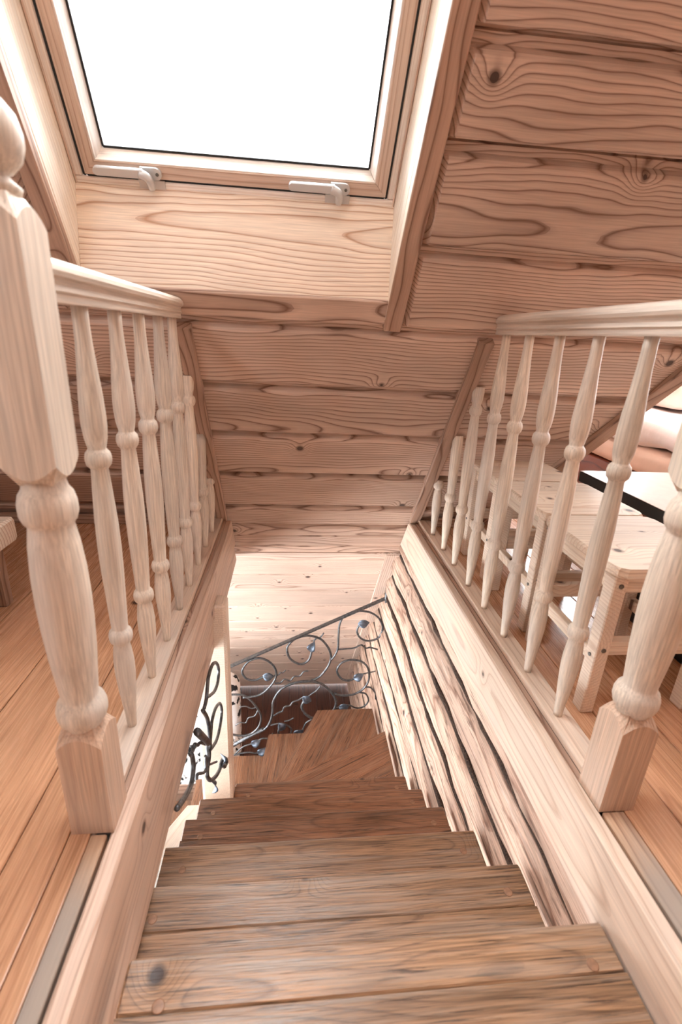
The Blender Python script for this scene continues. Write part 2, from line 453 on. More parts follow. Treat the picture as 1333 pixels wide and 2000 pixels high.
# trims on the slope
def slope_trim(name, xa, xb, s0, s1, proud, label, mat='trim', skew=.018, T=.035):
    d = (DS + Vector((skew, 0, 0))).normalized()
    ctr = RP((xa + xb) / 2 + skew * ((s0 + s1) / 2 - 1.5), (s0 + s1) / 2, -proud + T / 2)
    o = board(name, s1 - s0, xb - xa, T, fr(ctr, d, (-1, 0, 0)), mat, None, .003)
    return tag(o, label, None, None, 'structure')
slope_trim('trim_1', .308, .368, 1.203, 3.05, .008, 'brown pine casing beside the skylight and the wide ceiling boards')
slope_trim('trim_2', -.692, -.642, 1.217, 3.05, .008, 'knotty pine casing beside the skylight and the turned newel finial')
slope_trim('trim_3', .647, .703, .012, 1.185, .02, 'sloping pine strip where the balusters beside the stools end', skew=0)
slope_trim('trim_4', -.392, -.336, .012, 1.185, .02, 'sloping pine strip where the balusters beside the bench end', skew=0)
_a, _b = RP(x_end(-.02) + .035, -.02, 0), RP(x_end(2.2) + .035, 2.2, 0)
tag(board('trim_5', (_b - _a).length, .07, .05, fr((_a + _b) / 2, _b - _a, (-1, 0, 0)), 'trim'), 'dark diagonal pine trim at the dormer edge above the bed', kind='structure')
slope_trim('trim_6', .565, .70, -3.3, -.40, -.006, 'pale scribed board beside the log wall on the lower slope', 'lower', skew=-.012, T=.03)

# ================================================================== skylight
win = structure('window_1', 'pine framed roof window with two grey handles', RP(-.17, 1.5, .2))
SK = .018
UP = (DS + Vector((SK, 0, 0))).normalized()
def SP(x, s, n): return RP(x + SK * (s - 1.53), s, n)
TOP = 2.72
# lining
_b0, _b1 = RP(-.168, 1.293, .004), RP(-.168, 1.497, .205)
board('lining_plank', .958, (_b1 - _b0).length, .024, fr((_b0 + _b1) / 2 + Vector((0, .008, .006)), (1, 0, 0), _b1 - _b0), 'reveal', win)
for x, sg in ((-.655, 1), (.321, -1)):
    for n0, n1 in ((-.002, .034), (.036, .32)):
        o = SP(x, 2.13, (n0 + n1) / 2)
        board('lining_plank', 1.78, n1 - n0, .026, fr(o, UP, DN * sg), 'lining', win, .002)
board('lining_plank', .958, .24, .024, fr(SP(-.168, 2.90, .1), (1, 0, 0), Vector((0, .0, 1))), 'reveal', win)
# outer frame
def bar(name, a, b, w, t, mat, inward):
    ctr = (a + b) / 2
    return board(name, (b - a).length, w, t, fr(ctr, b - a, inward), mat, win, .003)
FN = .255
bar('frame_bar', SP(-.642, 1.506, FN), SP(.308, 1.506, FN), .026, .10, 'frame', UP)
bar('frame_bar', SP(-.642, TOP + .03, FN), SP(.308, TOP + .03, FN), .03, .10, 'frame', UP)
bar('frame_bar', SP(-.6285, 1.520, FN), SP(-.6285, TOP + .02, FN), .025, .10, 'frame', (1, 0, 0))
bar('frame_bar', SP(.2955, 1.520, FN), SP(.2955, TOP + .02, FN), .025, .10, 'frame', (1, 0, 0))
for x in (-.6385, .3045):      # thin brown lip of the frame side
    bar('frame_lip', SP(x, 1.50, .207), SP(x, TOP, .207), .006, .012, 'sash', (1, 0, 0))
bar('frame_lip', SP(-.63, 1.497, .207), SP(.296, 1.497, .207), .008, .012, 'sash', UP)
# sash: four bars with a bevel towards the pane
def sash_bar(a, b, inward):
    inward = Vector(inward).normalized()
    d = (b - a).normalized()
    mw = fr((a + b) / 2, d, inward)
    zs = 1 if mw.col[2].to_3d().dot(DN) > 0 else -1
    L = (b - a).length / 2
    def run(sec): return stations([[(-L + y, y, z) for y, z in sec], [(L - y, y, z) for y, z in sec]])
    sb = link('sash_bar', run([(0, 0), (.034, 0), (.036, .003 * zs), (.036, .085 * zs), (0, .085 * zs)]), 'sash', win, mw)
    link('sash_bevel_lit', run([(.0362, .004 * zs), (.038, .004 * zs), (.053, .05 * zs), (.053, .085 * zs), (.0362, .085 * zs)]), 'frame', sb, mw)  # same wood as the sash; sky light on the bevel painted as paler colour
    return sb
SN = .198
c = [SP(-.605, 1.529, SN), SP(.275, 1.529, SN), SP(.275, TOP, SN), SP(-.605, TOP, SN)]
for i, inw in enumerate((UP, (-1, 0, 0), -UP, (1, 0, 0))):
    sash_bar(c[i], c[(i + 1) % 4], inw)
# gasket and pane
g = [SP(-.550, 1.584, SN + .048), SP(.220, 1.584, SN + .048), SP(.220, TOP - .055, SN + .048), SP(-.550, TOP - .055, SN + .048)]
for i, inw in enumerate((UP, (-1, 0, 0), -UP, (1, 0, 0))):
    a, b = g[i], g[(i + 1) % 4]
    board('gasket', (b - a).length, .006, .006, fr((a + b) / 2, b - a, inw), 'rubber', win, .001)
ctr = (g[0] + g[2]) / 2 + DN * .006
board('pane', .79, (g[3] - g[0]).length + .01, .004, fr(ctr, (1, 0, 0), UP), 'glass', win, .0005)
bar('frame_gap', SP(-.605, 1.524, .212), SP(.275, 1.524, .212), .0095, .010, 'rubber', UP)
for x in (-.6105, .2790): bar('frame_gap', SP(x, 1.52, .212), SP(x, TOP, .212), .0105, .010, 'rubber', (1, 0, 0))

def window_handle(xh):
    base = SP(xh, 1.545, SN)
    mw = fr(base, (1, 0, 0), UP)        # local z into the room
    pl = link('handle', stations([[(x, y, z) for x, y in [(.022 + .016 * math.cos(t), .016 * math.sin(t)) for t in [k * math.pi / 12 - math.pi / 2 for k in range(13)]] + [(-.02, .016), (-.02, -.016)]] for z in (0, .010)]), 'handle', win, mw)
    lev = link('handle_lever', stations([[(x, y * s + o, z) for x, y in [(-.135 + .0105 * -math.sin(t), .0115 * math.cos(t)) for t in [k * math.pi / 8 for k in range(9)]] + [(-.01, -.012), (-.01, .012)]] for z, s, o in ((.018, .9, .006), (.022, 1, .006), (.030, 1, .006), (.034, .85, .006))]), 'handle', pl)
    lev.matrix_world = mw
    hub = tube('handle_hub', [(-.018, .006, .026), (0.0, .0, .030), (.006, -.014, .026), (.006, -.034, .018)], .013, 'handle', pl, 4, 10, (1, .8)); hub.matrix_world = mw
    sc = lathe('screw', [(.0045, 0), (.0045, .0025), (.002, .003)], 'screw', pl, mw @ Matrix.Translation((.026, 0, .0095)), 10)
    st = board('strike_plate', .075, .030, .004, fr(SP(xh + .004, 1.509, .203), (1, 0, 0), UP), 'handle', win, .001)
window_handle(-.425); window_handle(.125)
for x, y in ((-.6245, (0, 0, 0)),):
    lathe('screw', [(.007, 0), (.007, .002), (.004, .0015)], 'screw', win, fr(SP(-.6155, 1.56, .225), DN, UP) @ Matrix.Identity(4), 10)

# ================================================================== loft floor
floor = structure('floor', 'varnished orange pine floorboards of the loft')
ledges = [-.428, -.52, -.74, -.962, -1.18, -1.40, -1.62, -1.84, -2.06, -2.28, -2.6]
for a, b in zip(ledges[:-1], ledges[1:]):
    abox('floor_plank', b + .0012, a - .0012, -1.1, 2.46, -.03, 0, 'floor', floor, .002, 'Y')
abox('floor_plank', -.4268, -.387, -1.1, .80, -.03, 0, 'floor', floor, .002, 'Y')
redges = [.735, .842, .988, 1.134, 1.28, 1.43, 1.58, 1.73, 1.88, 2.03, 2.18, 2.33, 2.6, 2.9, 3.3]
for a, b in zip(redges[:-1], redges[1:]):
    abox('floor_plank', a + .0012, b - .0012, -1.1, 2.44 if b < 1.1 else 3.95, -.03, 0, 'floor', floor, .002, 'Y')
abox('floor_strip', -.3858, -.3555, -1.1, .72, -.03, 0, 'worn', floor, .002, 'Y')
abox('floor_strip', .6845, .7338, -1.1, .71, -.03, 0, 'worn', floor, .002, 'Y')
abox('floor_plank', XL, XR, -1.1, .26, -.03, 0, 'floor', floor, .002, 'X')
abox('floor_slab', -2.6, -.40, -1.1, 2.45, -.2, -.032, 'dark', floor)
abox('floor_slab', .74, 3.3, -1.1, 3.95, -.2, -.032, 'dark', floor)

# fascia boards that line the stair opening, ends cut to the slope
def along_y(x0, x1, z0, z1, y0, off, name, mat, parent=None, c=.005):
    """plank along y whose far end follows the slope"""
    cx, cz = (x0 + x1) / 2, (z0 + z1) / 2
    if z1 - z0 > x1 - x0:       # standing board: local y up
        mw = fr((cx, 0, cz), (0, 1, 0), (0, 0, 1))
        return prism(name, rect(z1 - z0, x1 - x0, c), y0, lambda y, z: roof_y(y + cz, off), mw, mat, parent)
    mw = fr((cx, 0, cz), (0, 1, 0), (-1, 0, 0))
    return prism(name, rect(x1 - x0, z1 - z0, c), y0, lambda y, z: roof_y(z + cz, off), mw, mat, parent)
t7 = structure('trim_7', 'pine fascia lining the stair opening below the balusters beside the bench')
along_y(-.350, XL, -.2, -.001, -1.1, .012, 'fascia_board', 'fascia_worn', t7)
along_y(-.362, XL - .008, -.345, -.202, -1.1, .03, 'fascia_board', 'fascia_worn', t7)
t8 = structure('trim_8', 'pale pine fascia lining the stair opening above the log wall')
along_y(XR, .680, -.2, -.001, -1.1, .012, 'fascia_board', 'fascia', t8)

# baseboard where slope and floor meet
bb = structure('baseboard_left', 'low pine baseboard under the sloped ceiling behind the balusters')
abox('baseboard_strip', -2.6, -.44, 2.37, 2.40, .001, .05, 'trim', bb)
bb2 = structure('baseboard_right', 'low pine baseboard under the sloped ceiling behind the stools')
abox('baseboard_strip', .76, 1.03, 2.37, 2.40, .001, .05, 'trim', bb2)

# ================================================================== log wall below the loft floor
wall = structure('wall_right', 'hewn log wall with moss caulked joints beside the stairs')
PIT = .226
joints = [-.30 - PIT * k for k in range(12)]
rng = random.Random(3)
def log(zc, rz, idx):
    ye = min(roof_y(zc) + .02, 4.6); y0 = -.6
    ph = [rng.uniform(0, 6.3) for _ in range(5)]
    R = []; n = 26; K = 20
    for i in range(n):
        y = y0 + (ye - y0) * i / (n - 1)
        rr = 1 + .03 * math.sin(y * 2.1 + ph[0]) + .02 * math.sin(y * 5.3 + ph[1])
        ring = []
        for j in range(K):
            t = 2 * math.pi * j / K
            cx, sz = math.cos(t), math.sin(t)
            e = .75
            px = math.copysign(abs(cx) ** e, cx) * .135 * rr
            pz = math.copysign(abs(sz) ** .8, sz) * rz
            bump = .005 * math.sin(y * 7 + ph[2] + 3 * t) + .004 * math.sin(y * 17 + ph[3] + 5 * t) + .003 * math.sin(y * 31 + ph[4] - 4 * t)
            px = -px if True else px
            d = 0.012 * math.sin(y * 1.3 + ph[4])
            yy = y if i < n - 1 else min(y, roof_y(zc + pz) + .02)
            ring.append((yy - y0, pz + bump * .3, max(px + bump * (1 if px < 0 else 0) + d * .4, -.128)))
        R.append(ring)
    mw = fr((.778, y0, zc), (0, 1, 0), (0, 0, 1))      # local y is up, local z points into the wall
    return link('wall_log', stations(R), 'log', wall, mw, True)
log(-.215, .098, 0)
for k in range(11):
    log((joints[k] + joints[k + 1]) / 2, PIT / 2 - .002, k + 1)
for k, z in enumerate(joints[:10]):
    ye = roof_y(z) - .02; P = []
    N = 46
    for i in range(N):
        y = -.3 + (ye + .3) * i / (N - 1)
        P.append((.676 + rng.uniform(-.004, .004), y, z + rng.uniform(-.004, .004)))
    tube('moss_strip', P, .014, 'moss', wall, 1, 6)
abox('wall_backing', .80, .82, -.6, 4.5, LOWZ, -.201, 'dark', wall)

# ================================================================== stairs
stairs = tag(empty('staircase', (0, 1.9, LOWZ)), 'winding oak staircase with worn brown treads and a pale post', 'staircase')
RISE = .22
def zt(k): return -.15 - RISE * k

def plugs(tr, z, pts):
    for x, y in pts:
        lathe('wood_plug', [(.011, 0), (.011, .0012), (.009, .0016)], 'plug', tr, Matrix.Translation((x, y, z)), 14)

def straight_tread(k, ynose, x0, x1, depth=.31):
    z = zt(k)
    tr = empty('tread', ((x0 + x1) / 2, ynose - depth / 2, z)); adopt(tr, stairs)
    cuts = [0, .085 + .02 * (k % 3), .195 - .015 * (k % 2), depth]
    for i in range(3):
        a, b = ynose - cuts[i], ynose - cuts[i + 1]
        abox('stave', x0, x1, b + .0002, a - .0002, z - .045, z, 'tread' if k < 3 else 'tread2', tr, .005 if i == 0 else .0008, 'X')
    plugs(tr, z, [(x0 + .07, ynose - .075), (x1 - .06, ynose - .07)])
    return tr
YN = [.589, .855, 1.114, 1.377, 1.644, 1.908]
XA = [-.287, -.385, -.385, -.389, -.392, -.268]
for k in range(6):
    straight_tread(k, YN[k], XA[k], .641 if k == 0 else .626)

def winder(k, pts, cutdir, label=None):
    """winder tread: polygon split into staves parallel to its nosing"""
    z = zt(k)
    tr = empty('tread', (pts[0][0], pts[0][1], z)); adopt(tr, stairs)
    a, b = Vector(pts[0]), Vector(pts[1])      # nosing line
    d = (b - a).normalized(); nrm = Vector((d.y, -d.x))
    cen = sum((Vector(p) for p in pts), Vector((0, 0))) / len(pts)
    if (cen - a).dot(nrm) < 0: nrm = -nrm
    def clip(P, lo, hi):
        for sgn, lim in ((1, lo), (-1, -hi)):
            out = []
            for i in range(len(P)):
                p, q = P[i], P[(i + 1) % len(P)]
                fp, fq = sgn * (p - a).dot(nrm) - lim, sgn * (q - a).dot(nrm) - lim
                if fp >= 0: out.append(p)
                if (fp >= 0) != (fq >= 0): out.append(p + (q - p) * (fp / (fp - fq)))
            P = out
            if len(P) < 3: return []
        return P
    P = [Vector(p) for p in pts]
    edges = [0, .10, .21, .33, .46, .7]
    for lo, hi in zip(edges[:-1], edges[1:]):
        q = clip(P, lo + .0005, hi - .0005)
        if len(q) < 3: continue
        mw = fr((a.x, a.y, z - .0225), (d.x, d.y, 0), (-d.y, d.x, 0))
        inv = mw.inverted()
        loc = [inv @ Vector((p.x, p.y, z - .0225)) for p in q]
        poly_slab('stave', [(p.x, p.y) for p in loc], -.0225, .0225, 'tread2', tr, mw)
    return tr
winder(6, [(-.255, 1.985), (.628, 2.443), (.628, 1.80), (-.255, 1.80)], 0)
winder(7, [(-.20, 2.05), (.215, 2.89), (.628, 2.89), (.628, 2.30), (-.20, 1.95)], 0)
winder(8, [(-.262, 2.03), (-.149, 2.895), (.33, 2.895), (-.10, 2.03)], 0)
winder(9, [(-.445, 1.95), (-.445, 2.91), (-.09, 2.91), (-.20, 1.95)], 0)
winder(10, [(-.71, 1.95), (-.71, 2.91), (-.39, 2.91), (-.39, 1.95)], 0)
winder(11, [(-.97, 1.95), (-.97, 2.91), (-.66, 2.91), (-.66, 1.95)], 0)
# newel of the turn and the pale string
post = abox('post', -.415, -.270, 1.80, 1.90, LOWZ, -.135, 'stoolZ', stairs, .012, 'Z')
M['string'] = wood('pale_string', (246, 230, 212), (214, 184, 156), ring=60, knots=.08, rough=.45, amp=.03, contrast=.6)
_s0, _s1 = Vector((-.455, .30, zt(0) - .23 + .20)), Vector((-.455, 1.80, zt(0) - .17 - .22 / .2635 * (1.80 - .589)))
_s0 = Vector((-.455, .45, -.17 - .835 * (.45 - .589) - .16)); _s1 = Vector((-.455, 1.80, -.17 - .835 * (1.80 - .589) - .16))
board('string_board', (_s1 - _s0).length, .12, .26, fr((_s0 + _s1) / 2 + Vector((0, 0, -.12)), _s1 - _s0, (-1, 0, 0)), 'string', stairs)
board('string_board', 1.2, .20, .045, fr((-.86, 1.97, -2.35), (-1, 0, -.84), (0, 0, 1)), 'string', stairs)
adopt(stairs, None) if False else None

# ================================================================== wooden balustrades
BAL = [(.0, .0), (.0105, .0), (.0115, .012), (.013, .04), (.0185, .10), (.0225, .155), (.0225, .19), (.0195, .225), (.0170, .238),
       (.0185, .241), (.0235, .247), (.0255, .256), (.0255, .263), (.0235, .272), (.0185, .278), (.0175, .281),
       (.0195, .33), (.0225, .42), (.0235, .48), (.0225, .54), (.0190, .61), (.0165, .651),
       (.0180, .654), (.0230, .660), (.0250, .669), (.0250, .676), (.0230, .685), (.0180, .691), (.0170, .694),
       (.0215, .715), (.0235, .740), (.0235, .760), (.0215, .80), (.0180, .845), (.0150, .89), (.0140, .925), (.0140, .954), (0, .954)]
BAL = BAL[1:-1]

def clipped_profile(h):
    out = []
    for i, (r, z) in enumerate(BAL):
        if z >= h:
            r0, z0 = BAL[i - 1]; t = (h - z0) / (z - z0) if z > z0 else 0
            out.append((r0 + (r - r0) * t, h)); break
        out.append((r, z))
    return out

def baluster(par, x, y):
    z0 = .0245
    ztop = min(.9775, (2.428 - y) * TAN)
    if ztop > .97:
        return lathe('baluster', BAL, 'oak', par, Matrix.Translation((x, y, z0)))
    prof = clipped_profile(ztop - z0 + .02)
    seg = 22; R = []
    for r, z in prof:
        ring = []
        for j in range(seg):
            t = 2 * math.pi * j / seg
            px, py = r * math.cos(t), r * math.sin(t)
            zz = min(z, (2.43 - y - py) * TAN - z0)       # scribed to the sloping strip
            ring.append((px, py, zz))
        R.append(ring)
    r, z = prof[-1]
    # rounded crown under the scribe
    return link('baluster', stations(R), 'oak', par, Matrix.Translation((x, y, z0)), True)

def newel(par, x, y):
    nw = empty('newel_post', (x, y, 0)); adopt(nw, par)
    h = .04
    # square blocks with arched shoulders: block intersected with a dome
    def block(name, z0, z1, cap_lo, cap_hi):
        n = 8; R = []
        xs = [-h + 2 * h * i / n for i in range(n + 1)]
        per = [(q, -h) for q in xs[:-1]] + [(h, q) for q in xs[:-1]] + [(-q, h) for q in xs[:-1]] + [(-h, -q) for q in xs[:-1]]
        rise = .022
        def arch(px, py):       # height lost towards the corners
            d = math.hypot(px, py) - h
            return rise * min(1, d / (h * .414))
        ctrs = lambda z, f: [(px * f, py * f, z) for px, py in per]
        if cap_lo:
            R.append(ctrs(z0 - .012, .6)); R.append([(px, py, z0 + arch(px, py)) for px, py in per])
        else:
            R.append([(px, py, z0) for px, py in per])
        if cap_hi:
            R.append([(px, py, z1 - arch(px, py)) for px, py in per]); R.append(ctrs(z1 + .012, .6))
        else:
            R.append([(px, py, z1) for px, py in per])
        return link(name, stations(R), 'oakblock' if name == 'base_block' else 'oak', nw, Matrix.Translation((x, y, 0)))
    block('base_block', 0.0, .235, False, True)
    lathe('turned_shaft', [(.030, .24), (.033, .25), (.040, .258), (.0435, .270), (.0435, .283), (.040, .296), (.033, .305), (.0315, .310), (.034, .34), (.039, .40), (.042, .46), (.043, .51), (.042, .56), (.0385, .61), (.034, .640),
        (.0335, .645), (.039, .652), (.0425, .664), (.0425, .682), (.039, .697), (.033, .706), (.030, .72)], 'oak', nw, Matrix.Translation((x, y, 0)), 30)
    block('upper_block', .727, 1.088, True, True)
    lathe('finial', [(.024, 1.092), (.030, 1.102), (.032, 1.108), (.022, 1.116), (.018, 1.120), (.026, 1.126), (.036, 1.138), (.041, 1.155), (.041, 1.170), (.036, 1.188), (.024, 1.202), (.008, 1.209)], 'oak', nw, Matrix.Translation((x, y, 0)), 28)

RAIL = [(-.020, 0), (.020, 0), (.021, .004), (.021, .013), (.026, .017), (.024, .026), (.027, .033), (.034, .037), (.0365, .044), (.035, .052), (.028, .059), (.014, .0635),
        (-.014, .0635), (-.028, .059), (-.035, .052), (-.0365, .044), (-.034, .037), (-.027, .033), (-.024, .026), (-.026, .017), (-.021, .013), (-.021, .004)]
def balustrade(x, nx, ny, ys, label):
    root = tag(empty('wooden_railing', (x, 1.5, 0)), label, 'railing')
    newel(root, nx, ny)
    mw = fr((x, 0, .977), (0, 1, 0), (-1, 0, 0))
    rz = lambda y, z: roof_y(.977 + z, .004)
    prism('handrail', RAIL, ny + .038, rz, mw, 'oakY', root)
    sx = 1 if x > 0 else -1
    xi = x - sx * .027
    abox('groove_strip', min(xi, xi - sx * .012), max(xi, xi - sx * .012), ny + .041, roof_y(0, .02), -.02, .003, 'trim', root, .001, 'Y')
    along_y(min(xi, xi + sx * .066), max(xi, xi + sx * .066), .001, .0245, ny + .041, .02, 'base_rail', 'fascia', root, .003)
    for y in ys: baluster(root, x, y)
    return root
balustrade(-.384, -.383, .762, [.983, 1.164, 1.337, 1.519, 1.689, 1.87, 2.05, 2.225], 'turned oak balustrade with newel between the low bench and the stairwell')
balustrade(.717, .716, .750, [.972, 1.151, 1.331, 1.511, 1.683, 1.869, 2.03, 2.215], 'turned oak balustrade with newel between the pine stools and the stairwell')

# ================================================================== wrought iron railings
def leaf(par, p, ax, ay, L=.05, W=.034, curl=.012):
    """hammered leaf: lens outline with a fold, L long on ax"""
    ax, ay = Vector(ax).normalized(), Vector(ay).normalized(); az = ax.cross(ay)
    top, bot = [], []
    N = 9
    for i in range(N):
        t = i / (N - 1); w = W / 2 * math.sin(math.pi * t ** .8) + .0008
        cz = curl * math.sin(math.pi * t * 1.2)
        row = [(-w, .35 * w), (-w * .5, .1 * w), (0, 0), (w * .5, .1 * w), (w, .35 * w)]
        top.append([Vector(p) + ax * (L * (t - .5)) + ay * a + az * (cz + b + .0015) for a, b in row])
        bot.append([Vector(p) + ax * (L * (t - .5)) + ay * a + az * (cz + b - .0015) for a, b in row])
    rings = [a + b[::-1] for a, b in zip(top, bot)]
    return link('leaf', stations(rings), 'ironleaf', par, None, True)

# outer railing, in the plane y = 2.93 behind the winders; points are (x, z)
IR = {'hand': ((-0.413, -1.307), (0.668, -0.761)), 'scrolls': [(0.0075, [(0.305, -1.264), (0.333, -1.216), (0.348, -1.157), (0.347, -1.063), (0.352, -0.96), (0.388, -0.893), (0.474, -0.86), (0.563, -0.872), (0.626, -0.918), (0.662, -0.998), (0.638, -1.08), (0.569, -1.108), (0.507, -1.083), (0.479, -1.031), (0.486, -0.985), (0.505, -0.968)]), (0.0085, [(0.159, -1.45), (0.22, -1.42), (0.278, -1.336), (0.3, -1.263), (0.293, -1.203), (0.265, -1.144), (0.219, -1.09), (0.149, -1.063), (0.091, -1.065), (0.023, -1.099), (-0.016, -1.162), (-0.0, -1.245), (0.055, -1.294), (0.105, -1.298), (0.144, -1.26), (0.158, -1.201), (0.162, -1.171)]), (0.006, [(0.17, -1.113), (0.194, -1.084), (0.219, -1.079), (0.242, -1.044)]), (0.008, [(-0.336, -1.585), (-0.215, -1.564), (-0.134, -1.485), (-0.094, -1.4), (-0.104, -1.327), (-0.153, -1.265), (-0.221, -1.24), (-0.29, -1.268), (-0.336, -1.345), (-0.312, -1.412), (-0.253, -1.432), (-0.198, -1.409), (-0.173, -1.398)]), (0.005, [(-0.109, -1.399), (-0.079, -1.394), (-0.064, -1.374), (-0.049, -1.376), (-0.024, -1.353)]), (0.006, [(-0.104, -1.473), (-0.063, -1.468), (-0.033, -1.438), (0.007, -1.452), (0.037, -1.416), (0.077, -1.414), (0.107, -1.374), (0.142, -1.369)]), (0.0095, [(-0.403, -2.029), (-0.271, -1.94), (-0.177, -1.884), (-0.135, -1.806), (-0.119, -1.714), (-0.114, -1.624), (-0.063, -1.525), (0.017, -1.471), (0.108, -1.452), (0.19, -1.457), (0.263, -1.497), (0.328, -1.575), (0.355, -1.653), (0.335, -1.731), (0.274, -1.788), (0.2, -1.803), (0.136, -1.763), (0.098, -1.696), (0.107, -1.645), (0.128, -1.626)]), (0.014, [(-0.462, -2.082), (-0.403, -2.029), (-0.271, -1.94), (-0.187, -1.89)]), (0.006, [(-0.119, -1.78), (-0.083, -1.748), (-0.047, -1.73), (-0.032, -1.692), (0.01, -1.68), (0.03, -1.648), (0.071, -1.631), (0.112, -1.6)]), (0.006, [(0.142, -1.594), (0.172, -1.563), (0.203, -1.539), (0.232, -1.496)]), (0.008, [(0.339, -1.575), (0.402, -1.594), (0.486, -1.586), (0.556, -1.537), (0.593, -1.456), (0.581, -1.355), (0.531, -1.293), (0.448, -1.273), (0.378, -1.302), (0.35, -1.368), (0.384, -1.437), (0.437, -1.458), (0.488, -1.44)]), (0.005, [(0.533, -1.41), (0.589, -1.395), (0.614, -1.391), (0.64, -1.382)]), (0.006, [(0.355, -1.712), (0.386, -1.693), (0.418, -1.692), (0.459, -1.683), (0.514, -1.711), (0.567, -1.7), (0.601, -1.648), (0.58, -1.583), (0.532, -1.566)]), (0.006, [(0.555, -1.524), (0.608, -1.526), (0.649, -1.578), (0.658, -1.637)]), (0.006, [(0.347, -1.187), (0.402, -1.182), (0.463, -1.177), (0.497, -1.16), (0.522, -1.151), (0.554, -1.179), (0.584, -1.173), (0.641, -1.192)]), (0.008, [(-0.445, -1.557), (-0.345, -1.56), (-0.286, -1.606), (-0.231, -1.691), (-0.205, -1.776), (-0.228, -1.868), (-0.292, -1.932), (-0.375, -1.94), (-0.457, -1.919)]), (0.005, [(-0.398, -1.848), (-0.362, -1.823), (-0.321, -1.825), (-0.299, -1.779), (-0.253, -1.762), (-0.227, -1.704)]), (0.005, [(-0.363, -1.68), (-0.318, -1.676), (-0.277, -1.698), (-0.242, -1.688)]), (0.006, [(-0.135, -1.852), (-0.072, -1.835), (-0.02, -1.85), (0.023, -1.899), (0.002, -1.966), (-0.051, -1.963), (-0.077, -1.921), (-0.072, -1.888)]), (0.005, [(-0.031, -1.823), (0.006, -1.814), (0.037, -1.792)]), (0.006, [(0.108, -1.923), (0.128, -1.863), (0.148, -1.837), (0.2, -1.805)]), (0.006, [(-0.405, -2.119), (-0.346, -2.053), (-0.272, -2.022), (-0.198, -1.977), (-0.146, -1.98), (-0.119, -1.933)]), (0.006, [(-0.422, -2.139), (-0.316, -2.116), (-0.242, -2.127), (-0.204, -2.094)])], 'leaves': [(0.522, -0.958, 0.1), (0.161, -1.148, 1.2), (-0.149, -1.396, -0.15), (0.135, -1.613, -0.6), (0.512, -1.416, 0.5), (0.418, -1.692, 0.1), (-0.051, -1.865, -1.0), (0.076, -1.928, 0.35), (-0.246, -2.009, 0.5), (-0.201, -2.098, 0.7)]}
ir = tag(empty('iron_railing', (0, 2.93, -2.0)), 'wrought iron vine railing on the outer edge of the winder treads', 'railing')
YI = 2.93
P3 = lambda q: (q[0], YI, q[1])
a, b = IR['hand']
board('handrail', (Vector(P3(b)) - Vector(P3(a))).length + .9, .035, .012, fr((Vector(P3(a)) * 1.0 + Vector(P3(b))) / 2 - (Vector(P3(b)) - Vector(P3(a))).normalized() * .45, Vector(P3(b)) - Vector(P3(a)), (0, 1, 0)), 'iron', ir, .003)
tube('wall_bracket', [(b[0] + .005, YI, b[1] + .06), (b[0] + .0, YI - .01, b[1] + .0), (b[0] + .015, YI, b[1] - .07)], .012, 'iron', ir)
for i, (w, pts) in enumerate(IR['scrolls']):
    off = .006 * ((i % 3) - 1)
    tube('scroll', [(x, YI + off, z) for x, z in pts], w, 'iron', ir, 5, 8)
for x, z, ang in IR['leaves']:
    leaf(ir, (x, YI - .008, z), (math.cos(ang), 0, math.sin(ang)), (-math.sin(ang), .35, math.cos(ang)), .085, .06)
# inner railing, in the plane x = -.29 beside the straight treads; points are (y, z)
IL = {'scrolls': [(0.0067, [(1.395, -0.303), (1.44, -0.303), (1.472, -0.278), (1.504, -0.254), (1.584, -0.266), (1.666, -0.316), (1.721, -0.387), (1.693, -0.429), (1.618, -0.412), (1.53, -0.359), (1.452, -0.303)]), (0.0067, [(1.424, -0.52), (1.467, -0.483), (1.501, -0.459), (1.585, -0.475), (1.689, -0.542), (1.729, -0.618), (1.676, -0.644), (1.588, -0.632), (1.497, -0.578), (1.432, -0.531)]), (0.0072, [(1.336, -0.257), (1.401, -0.354), (1.422, -0.438), (1.42, -0.507)]), (0.0108, [(1.425, -0.49), (1.417, -0.544), (1.373, -0.556)]), (0.0081, [(1.371, -0.543), (1.358, -0.573), (1.412, -0.658), (1.521, -0.761), (1.619, -0.829), (1.66, -0.835), (1.748, -0.908), (1.8, -0.99), (1.736, -0.949), (1.694, -0.891)]), (0.0126, [(1.235, -0.249), (1.386, -0.448)]), (0.0054, [(1.158, -0.262), (1.204, -0.292), (1.224, -0.289), (1.269, -0.34), (1.296, -0.357), (1.394, -0.464)]), (0.0077, [(0.968, -0.248), (1.059, -0.313), (1.132, -0.35), (1.17, -0.331), (1.171, -0.29), (1.158, -0.262)]), (0.0054, [(1.335, -0.456), (1.328, -0.507), (1.284, -0.477), (1.203, -0.392), (1.184, -0.394)]), (0.0045, [(1.392, -0.561), (1.477, -0.646), (1.575, -0.742)])], 'leaves': [(1.435, -0.717, 1.4), (1.656, -0.824, 0.3)]}
il = tag(empty('iron_railing', (-.29, 1.5, -1.0)), 'dark wrought iron vine railing fixed to the pale stair post', 'railing')
for i, (w, pts) in enumerate(IL['scrolls']):
    tube('scroll', [(-.292 + .004 * ((i % 3) - 1), y, z) for y, z in pts], w, 'iron', il, 5, 8)
for y, z, ang in IL['leaves']:
    leaf(il, (-.292, y, z), (0, math.cos(ang), math.sin(ang)), (.3, -math.sin(ang), math.cos(ang)), .06, .04)

